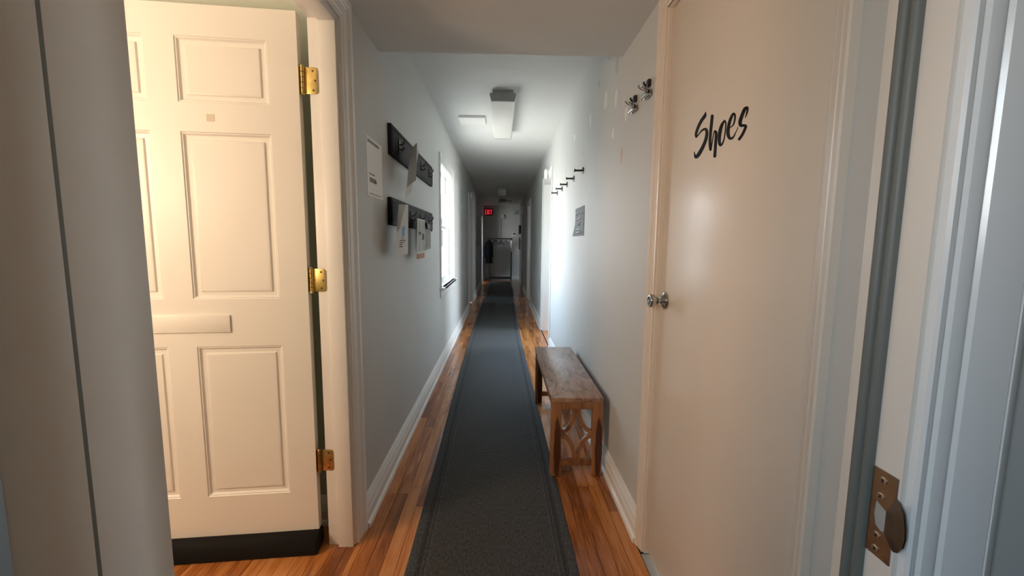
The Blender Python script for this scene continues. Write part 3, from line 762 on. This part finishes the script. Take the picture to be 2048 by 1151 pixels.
# flyer on the lower rack
A_ = [hit(796, 408, 1, 2.13), hit(815, 409, 1, 2.33), hit(815, 507, 1, 2.33), hit(788, 511, 1, 2.08)]
A_ = [Vector(p)+Vector((.004, 0, 0)) for p in A_]
fy = tag(empty('flyer', A_[3]), 'white flyer with a blue picture and text lines hanging from the lower rack', 'flyer')
sheet('page', A_, 'paper_white', fy, th=.001)
quad_on('picture', A_, .42, .68, .44, .64, 'print_blue', fy)
quad_on('picture', A_, .40, .60, .66, .69, 'paper_grey', fy)
b_ = MB()
for v_, u1 in ((.72, .78), (.76, .66), (.80, .50), (.84, .56)): scribble(b_, A_, .28, u1, v_, .016, rnd, .1)
tag(build(b_, 'text_lines', 'ink_black', fy, smooth=0), kind='stuff')
F4 = [A_[0], A_[0]+(A_[1]-A_[0])*.48+Vector((.012, 0, 0)), A_[0]*.62+A_[3]*.38+(A_[1]-A_[0])*.16+Vector((.010, 0, 0)), A_[0]*.45+A_[3]*.55+Vector((.003, 0, 0))]
sheet('folded_flap', F4, 'paper_grey', fy, bulge=.004, n_=4)
# newspaper strip and dark cutting with clip
A_ = [hit(835, 436, 1, 2.64), hit(850, 440, 1, 2.85), hit(849, 505, 1, 2.85), hit(834, 508, 1, 2.64)]
ns = tag(empty('newspaper', A_[3]), 'narrow folded newspaper with an orange foot hanging from the lower rack', 'newspaper')
sheet('page', A_, 'paper_white', ns, th=.002)
b_ = MB()
for v_ in [.06+.045*k for k in range(20)]:
    scribble(b_, A_, .08, .48, v_, .022, rnd, .5); scribble(b_, A_, .58, .95, v_, .022, rnd, .5)
tag(build(b_, 'print', 'ink_grey', ns, smooth=0), kind='stuff')
quad_on('photo_print', A_, .15, .5, .36, .45, 'ink_black', ns); quad_on('photo_print', A_, .62, .92, .42, .60, 'ink_black', ns)
Bq = [A_[3]+Vector((.001, 0, 0)), A_[2]+Vector((.001, 0, 0)), hit(849, 515, 1, 2.85), hit(834, 518, 1, 2.64)]
sheet('orange_foot', Bq, 'print_orange', ns, th=.002)
A_ = [hit(851, 452, 1, 2.92), hit(861, 455, 1, 3.10), hit(862, 497, 1, 3.10), hit(850, 500, 1, 2.92)]
dc = tag(empty('clipped_cutting', A_[3]), 'grey printed cutting held by a black clip at the end of the lower rack', 'paper')
sheet('page', A_, 'paper_grey', dc, th=.002)
b_ = MB()
for v_ in [.1+.07*k for k in range(12)]: scribble(b_, A_, .08, .92, v_, .03, rnd, .4)
tag(build(b_, 'print', 'ink_grey', dc, smooth=0), kind='stuff')
p0 = (A_[0]+A_[1])/2
build(MB().prism([(p0.x-.008, p0.z+.028), (p0.x+.010, p0.z+.024), (p0.x+.014, p0.z-.014), (p0.x+.004, p0.z-.016), (p0.x-.010, p0.z-.012)], 1, p0.y-.085, p0.y+.085), 'clip', 'black_plastic', dc, bevel=.002)

# ------------------------------------------------------------------ right wall: clips, pegs, sign, patches
def clip_set(y, z, first):
    h = tag(empty('wall_hook', (XR, y, z)), 'small black stick-on hook holding a bulldog clip, %s' % first, 'hook', 'black stick-on hooks')
    build(MB().box(XR-.014, XR, y-.013, y+.013, z-.012, z+.016), 'base', 'black_plastic', h, bevel=.004)
    build(MB().tube(smooth_path([(XR-.010, y, z-.004), (XR-.020, y, z-.006), (XR-.025, y, z-.001), (XR-.026, y, z+.006)], 4), .0048, 8), 'arm', 'black_plastic', h)
    c = tag(empty('bulldog_clip', (XR, y, z-.05)), 'silver bulldog clip hanging on the wall hook, %s' % first, 'clip', 'silver bulldog clips')
    zz = z-.032; L = .030
    for s, x in ((1, XR-.0215), (-1, XR-.0085)):
        build(MB().prism([(x-.0035, zz-.016), (x+.0035, zz-.016), (x+.002, zz+.004), (x-.002, zz+.004)], 1, y-L, y+L), 'jaw', 'nickel', c, bevel=.0012)
        build(MB().tube([(x, y-L, zz-.016), (x, y+L, zz-.016)], .0055, 10), 'jaw_lip', 'chrome', c)
    build(MB().tube([(XR-.015, y-.014, zz+.004), (XR-.015, y+.014, zz+.004)], .0058, 10), 'spring', 'dark_steel', c)
    for dx, dz in ((-.030, .015), (-.002, .026)):
        p = Vector((XR-.015, y, zz+.006)); d = Vector((dx, 0, dz)); s = Vector((0, 1, 0)); loop = []
        for k in range(17):
            t = 2*math.pi*k/16; loop.append(p+d*(.60-.55*math.cos(t))+s*(.0105*math.sin(t)))
        build(MB().tube(loop, .0024, 6), 'handle', 'nickel', c)
clip_set(1.700, 1.876, 'nearer the closet door casing'); clip_set(1.868, 1.872, 'further from the closet door casing')

pg = empty('coat_peg', (XR, 3.04, 1.766))
NTH = ('first', 'second', 'third', 'fourth', 'fifth')
tag(pg, 'dark metal coat peg, first of the row counted from the bulldog clips', 'coat peg', 'row of coat pegs')
build(MB().lathe((0, 0, 0), (-1, 0, 0), [(0, .025), (.004, .025), (.006, .022), (.007, .010)], 20), 'base', 'dark_steel', pg, local=True)
build(MB().lathe((0, 0, 0), (-1, 0, 0), [(.006, .0075), (.056, .0070)], 14), 'rod', 'dark_steel', pg, local=True)
build(MB().lathe((0, 0, 0), (-1, 0, 0), [(.055, .0070), (.058, .0115), (.063, .0120), (.065, .010), (.065, 0)], 16), 'tip', 'dark_steel', pg, local=True)
for i, y in enumerate((3.415, 3.76, 4.06, 4.405)):
    c = copy_tree(pg); c.location = (XR, y, 1.765)
    c['label'] = 'dark metal coat peg, %s of the row counted from the bulldog clips' % NTH[i+1]

sg = tag(empty('wall_sign', (XR, 3.115, 1.30)), 'small slate-grey sign with white handwriting below the coat pegs', 'sign')
xs = XR-.003
c4 = [(xs, 3.29, 1.512), (xs, 2.945, 1.512), (xs, 2.945, 1.300), (xs, 3.29, 1.300)]
n_ = 10; mb = MB()
for lay_ in (0, 1):
    for i in range(n_+1):
        for j in range(n_+1):
            u, v_ = j/n_, i/n_
            curl = .022*max(0, 1-u*3.2)**2*max(0, v_-.45)**1.5*2.2
            mb.v.append(Vector((xs-curl+lay_*.0025, 3.29-.345*u, 1.512-.212*v_)))
N = (n_+1)**2; W_ = n_+1
for lay_ in (0, 1):
    for i in range(n_):
        for j in range(n_): k = lay_*N+i*W_+j; mb.f.append((k, k+1, k+1+W_, k+W_))
for i in range(n_):
    for a_, c in ((i, i+1), (n_*W_+i, n_*W_+i+1), (i*W_, (i+1)*W_), (i*W_+n_, (i+1)*W_+n_)): mb.f.append((a_, c, c+N, a_+N))
build(mb, 'canvas', 'slate_canvas', sg)
def wave(u0, u1, v_, amp, k, r=.0032):
    pts = []
    for q in range(k*6+1):
        t = q/(k*6); u = u0+(u1-u0)*t
        pts.append((xs-.0012, 3.29-.345*(u+.018*math.sin(t*k*6.28)), 1.512-.212*(v_-amp*math.cos(t*k*6.28*1.0+.5)*(1+.3*math.sin(t*9)))))
    return MB().tube(pts, r, 5)
for (u0, u1, v_, amp, k) in ((.12, .52, .20, .05, 4), (.62, .86, .24, .03, 2), (.24, .50, .42, .035, 3), (.54, .76, .38, .035, 2), (.40, .62, .58, .06, 3), (.12, .64, .78, .035, 6), (.10, .52, .89, .035, 5), (.62, .78, .88, .05, 1)):
    build(wave(u0, u1, v_, amp, k), 'handwriting', 'chalk_white', sg)

def patch(y, z, ry, rz, mat, tilt=0):
    mb = MB(); N = 18; ring = []
    for k in range(N):
        t = 2*math.pi*k/N; w = 1+.12*math.sin(3*t+y*9)+.06*math.sin(5*t+z*7)
        a_, c = ry*w*math.cos(t), rz*w*math.sin(t); ring.append((y+a_+c*tilt, z+c))
    mb.loft([[(XR+.0005, p, q) for p, q in ring], [(XR-.0003, p, q) for p, q in ring]])
    build(mb, 'paint_patch', mat, wall_right, smooth=0)
for (y, z, ry, rz, mat) in ((2.36, 2.27, .03, .03, 'patch_grey'), (2.211, 2.15, .030, .042, 'patch_grey'), (2.612, 2.205, .03, .02, 'patch_grey'), (2.433, 2.051, .040, .048, 'patch_light'), (2.208, 1.99, .026, .045, 'patch_light'),
                            (2.832, 2.057, .030, .042, 'patch_light'), (2.018, 1.856, .022, .034, 'patch_light'), (2.244, 1.823, .022, .030, 'patch_light'), (2.07, 1.677, .022, .036, 'patch_pink'),
                            (3.44, 2.092, .03, .03, 'patch_light'), (3.079, 1.895, .012, .012, 'patch_grey'), (3.859, 1.90, .02, .03, 'patch_grey')):
    patch(y, z, ry, rz, mat)

# ------------------------------------------------------------------ ceiling fixtures
def ceiling_light():
    r = empty('ceiling_light', (.005, 3.41, CEIL))
    build(MB().box(-.082, .082, .012, 1.208, -.022, 0), 'housing', 'white_plastic', r, bevel=.002, local=True)
    cap = [(-.082, 0), (-.082, -.020), (-.103, -.026), (-.103, -.040), (-.092, -.086), (.092, -.086), (.103, -.040), (.103, -.026), (.082, -.020), (.082, 0)]
    for y0 in (0, 1.208):
        mb = MB().loft([[(x, y0, z) for x, z in cap], [(x, y0+.012, z) for x, z in cap]]); build(mb, 'end_cap', 'grey_plastic', r, bevel=.001, local=True)
    ln_ = [(-.100, -.026), (-.100, -.040), (-.090, -.083), (.090, -.083), (.100, -.040), (.100, -.026)]
    build(MB().loft([[(x, .012, z) for x, z in ln_], [(x, 1.208, z) for x, z in ln_]]), 'diffuser', 'acrylic_white', r, bevel=.004, local=True)
    for y0 in (.014, 1.196):
        for s in (-1, 1): build(MB().box(s*.103-.003, s*.103+.003, y0, y0+.010, -.044, -.028), 'lens_clip', 'white_plastic', r, local=True)
    return r
cl = ceiling_light(); tag(cl, 'long wraparound ceiling light with grey end cap beside the square ceiling panel', 'ceiling light', 'hall ceiling lights')
c = copy_tree(cl); c.location = (.005, 8.95, CEIL); c['label'] = 'wraparound ceiling light halfway down the dark part of the hall'
c = copy_tree(cl); c.location = (.03, 11.75, CEIL); c['label'] = 'wraparound ceiling light closest to the end wall and exit sign'
pn = tag(empty('ceiling_panel', (-.29, 4.22, CEIL)), 'thin square white cover panel on the ceiling beside the long light', 'panel')
build(MB().box(-.416, -.165, 4.09, 4.355, CEIL-.022, CEIL), 'cover', 'panel_white', pn, bevel=.003)
build(MB().tube(smooth_path([(-.21, 4.35, CEIL-.006), (-.205, 4.38, CEIL-.003), (-.20, 4.45, CEIL-.002), (-.19, 4.55, CEIL-.002)], 4), .0015, 6), 'wire', 'white_plastic', pn)
vn = tag(empty('ceiling_vent', (.22, 12.2, CEIL)), 'small dark slotted vent in the ceiling near the end wall', 'vent')
build(MB().box(.13, .31, 12.10, 12.30, CEIL-.008, CEIL), 'frame', 'white_plastic', vn, bevel=.002)
for k in range(5): build(MB().box(.145, .295, 12.115+.034*k, 12.138+.034*k, CEIL-.0095, CEIL-.007), 'slot', 'ink_black', vn)

# alarms over the doorways
def alarm(x, s, y, z, label):
    r = tag(empty('smoke_alarm', (x, y, z)), label, 'alarm')
    build(MB().lathe((x, y, z), (s, 0, 0), [(0, .068), (.012, .068), (.022, .064), (.034, .050), (.038, .030), (.039, 0)], 24), 'body', 'white_plastic', r)
    build(MB().lathe((x+s*.036, y+.0, z), (s, 0, 0), [(0, .014), (.005, .013), (.005, 0)], 14), 'button', 'grey_plastic', r)
alarm(XL+.020, 1, 7.78, 2.095, 'round white alarm on the door casing of the closed door past the window')
alarm(XR-.020, -1, 5.26, 2.095, 'round white alarm on the casing head of the bright open doorway')

# ------------------------------------------------------------------ hall end
ex = tag(empty('exit_sign', (-.42, Y1, 2.12)), 'glowing red EXIT sign high on the end wall', 'exit sign')
build(MB().box(-.555, -.285, Y1-.05, Y1, 2.115, 2.335), 'housing', 'exit_housing', ex, bevel=.006)
def letter(ch, x, z, w, h):
    b_ = MB(); t = .016; y0, y1 = Y1-.055, Y1-.049
    if ch == 'E':
        b_.box(x, x+t, y0, y1, z, z+h)
        for q in (0, (h-t)/2, h-t): b_.box(x+t, x+w, y0, y1, z+q, z+q+t)
    if ch == 'X':
        for s in (1, -1):
            a_ = (x, z) if s > 0 else (x, z+h-0)
            p = [(x, z if s > 0 else z+h), (x+t*1.2, z if s > 0 else z+h), (x+w, z+h if s > 0 else z), (x+w-t*1.2, z+h if s > 0 else z)]
            b_.prism(p, 1, y0, y1)
    if ch == 'I': b_.box(x+w/2-t/2, x+w/2+t/2, y0, y1, z, z+h)
    if ch == 'T': b_.box(x+w/2-t/2, x+w/2+t/2, y0, y1, z, z+h-t); b_.box(x, x+w, y0, y1, z+h-t, z+h)
    return build(b_, 'letter', 'exit_red', ex, smooth=0)
for ch, x, w in (('E', -.540, .052), ('X', -.478, .062), ('I', -.408, .03), ('T', -.370, .062)): letter(ch, x, 2.150, w, .15)
el = tag(empty('emergency_light', (.50, Y1, 2.14)), 'grey twin-head emergency light high on the end wall', 'emergency light')
build(MB().box(.42, .565, Y1-.06, Y1, 2.20, 2.29), 'case', 'grey_plastic', el, bevel=.006)
for x in (.45, .535): build(MB().lathe((x, Y1-.045, 2.185), (0, -1, -.4), [(-.02, .012), (0, .030), (.03, .034), (.034, .030), (.034, 0)], 16), 'lamp_head', 'grey_plastic', el)
cp = tag(empty('wall_conduit', (-.017, Y1, 1.2)), 'thin vertical conduit on the end wall with a small box at its top', 'conduit')
build(MB().tube([(-.017, Y1-.012, 1.18), (-.017, Y1-.012, 2.04)], .010, 10), 'pipe', 'grey_plastic', cp)
build(MB().box(-.005, .075, Y1-.045, Y1, 2.045, 2.155), 'box', 'white_plastic', cp, bevel=.004)
build(MB().tube(smooth_path([(.07, Y1-.02, 2.13), (.11, Y1-.02, 2.12), (.13, Y1-.02, 2.07), (.125, Y1-.02, 2.02)], 5), .008, 8), 'cable', 'dark_steel', cp)
build(MB().box(-.035, .001, Y1-.02, Y1, 1.10, 1.19), 'bracket', 'white_plastic', cp, bevel=.002)
th = tag(empty('thermostat', (.425, Y1, 1.43)), 'small framed control panel on the end wall right of the rack', 'thermostat')
build(MB().box(.352, .498, Y1-.022, Y1, 1.430, 1.572), 'case', 'white_plastic', th, bevel=.004)
build(MB().box(.385, .470, Y1-.024, Y1-.021, 1.50, 1.548), 'display', 'ink_black', th)
build(MB().box(.385, .430, Y1-.025, Y1-.021, 1.455, 1.475), 'button', 'grey_plastic', th)
# small things on the far side walls
pf = tag(empty('picture_frame', (XL, 10.4, 1.2)), 'narrow framed picture high on the left wall beyond the closed door', 'picture')
build(MB().box(XL, XL+.025, 10.10, 10.75, 1.20, 1.86), 'frame', 'grey_plastic', pf, bevel=.003)
build(MB().box(XL+.024, XL+.027, 10.13, 10.72, 1.23, 1.83), 'print', 'paper_grey', pf)
wf = tag(empty('wall_box', (XR, 12.55, 1.5)), 'white wall-mounted box with a dark side high on the right wall near the end', 'box')
build(MB().box(XR-.075, XR, 12.40, 12.62, 1.48, 1.76), 'case', 'white_plastic', wf, bevel=.008)
build(MB().box(XR-.05, XR-.01, 12.395, 12.402, 1.52, 1.74), 'front_slot', 'ink_black', wf)
wc = tag(empty('wall_caddy', (XR, 13.2, 1.0)), 'small dark hanging caddy on the right wall beside the end wall', 'caddy')
build(MB().box(XR-.03, XR, 13.0, 13.25, 1.02, 1.40), 'back', 'bronze', wc, bevel=.004)
build(MB().box(XR-.065, XR-.028, 13.02, 13.23, 1.20, 1.27), 'tray', 'white_plastic', wc, bevel=.004)

# garment rack
RY = 13.30
gr = tag(empty('garment_rack', (-.04, RY, 0)), 'black and chrome rolling garment rack at the end of the hall', 'garment rack')
x0, x1 = -.385, .315
build(MB().tube([(x0-.06, RY, 1.352), (x1+.05, RY, 1.352)], .018, 12), 'top_rail', 'black_plastic', gr)
for x in (x0, x1):
    build(MB().tube([(x, RY, .09), (x, RY, .945)], .022, 12), 'upright', 'black_plastic', gr)
    build(MB().tube([(x, RY, .945), (x, RY, 1.30)], .012, 12), 'telescopic_tube', 'chrome', gr)
    build(MB().lathe((x, RY, 1.30), (0, 0, 1), [(0, .018), (.04, .018), (.07, .022), (.075, .012)], 12), 'joint', 'black_plastic', gr)
    build(MB().tube([(x, RY-.24, .105), (x, RY+.24, .105)], .016, 10), 'foot', 'black_plastic', gr)
    for dy in (-.22, .22):
        w_ = build(MB().lathe((x-.012, RY+dy, .0305), (1, 0, 0), [(0, .018), (.002, .028), (.022, .028), (.024, .018)], 16), 'caster', 'black_plastic', gr)
        build(MB().box(x-.016, x+.016, RY+dy-.012, RY+dy+.012, .045, .10), 'fork', 'black_plastic', w_)
for dy in (-.20, .20): build(MB().tube([(x0, RY+dy, .105), (x1, RY+dy, .105)], .020, 10), 'bottom_rail', 'black_plastic', gr)
def hanger(x, rot, label, fwd=0, half=.20):
    h = tag(empty('coat_hanger', (x, RY, 1.352), rot), label, 'hanger', 'hangers on the garment rack')
    # hook over the rail, hangs in the local xz plane
    hk = smooth_path([(.021, 0, -.004), (.021, 0, .012), (.0, 0, .0245), (-.022, 0, .008), (-.020, -fwd*.3, -.020), (0, -fwd*.8, -.034), (0, -fwd, -.052)], 5)
    build(MB().tube(hk, .0025, 6), 'hook', 'chrome', h, local=True)
    build(MB().tube([(0, -fwd, -.045), (-half*.5, -fwd, -.095), (-half*.95, -fwd, -.165), (-half, -fwd, -.178)], .009, 8).tube([(0, -fwd, -.045), (half*.5, -fwd, -.095), (half*.95, -fwd, -.165), (half, -fwd, -.178)], .009, 8), 'shoulders', 'black_plastic', h, local=True)
    build(MB().tube([(-half+.002, -fwd, -.178), (half-.002, -fwd, -.178)], .007, 8), 'bar', 'black_plastic', h, local=True)
for x, rot, lab in ((.140, math.radians(70), 'empty black hanger alone near the right upright of the garment rack'), (.02, math.radians(78), 'empty black hanger in front of the conduit on the garment rack'),
                    (-.04, math.radians(84), 'empty black hanger beside the one in front of the conduit'), (-.15, math.radians(63), 'black hanger bunched beside the black coat on the rack'), (-.20, math.radians(66), 'black hanger bunched closest to the black coat on the rack')):
    hanger(x, rot, lab)
hanger(-.40, 0, 'black hanger carrying the black coat on the garment rack', .125, .075)
# coat on its hanger
CX, CY = -.40, RY-.125
mb = MB(); rings = []
prof = [(1.312, .025, .022), (1.290, .045, .035), (1.255, .080, .050), (1.205, .100, .058), (1.12, .098, .064), (1.0, .094, .066), (.85, .100, .070), (.70, .108, .074), (.575, .116, .078), (.572, .10, .06)]
for z, a_, c in prof:
    rg = []
    for k in range(28):
        t = 2*math.pi*k/28; f = 1+(.06*math.sin(5*t+z*3)+.05*math.sin(9*t))*(1.25-z if z < 1.2 else 0)
        rg.append((CX+a_*f*math.cos(t), CY+c*f*math.sin(t), z))
    rings.append(rg)
mb.loft(rings)
ct = tag(empty('coat', (CX, CY, .57)), 'long black coat hanging at the left end of the garment rack', 'coat')
build(mb, 'body', 'black_cloth', ct)
for s in (-1, 1):
    p = [(CX+s*.075, CY, 1.225), (CX+s*.105, CY-.01, 1.10), (CX+s*.112, CY-.02, .92), (CX+s*.110, CY-.035, .76)]
    build(MB().tube(smooth_path(p, 4), [.036-.008*k/13 for k in range(13)], 10), 'sleeve', 'black_cloth', ct)

# ------------------------------------------------------------------ lamp in the left room (its globe holds the warm light)
tl_ = tag(empty('floor_lamp', (LAMP_LEFT[0], LAMP_LEFT[1], 0)), 'warm floor lamp standing in the left room', 'lamp')
x, y, z = LAMP_LEFT
build(MB().lathe((x, y, 0), (0, 0, 1), [(0, .14), (.02, .14), (.03, .02)], 20), 'base', 'dark_steel', tl_)
build(MB().tube([(x, y, .02), (x, y, z-.19)], .011, 10), 'pole', 'dark_steel', tl_)
build(MB().lathe((x, y, z-.19), (0, 0, 1), [(0, .03), (.01, .08), (.02, .10), (.022, .10), (.012, .075), (.004, 0)], 20), 'bowl', 'lamp_glass', tl_)
print('planks', n_plank)
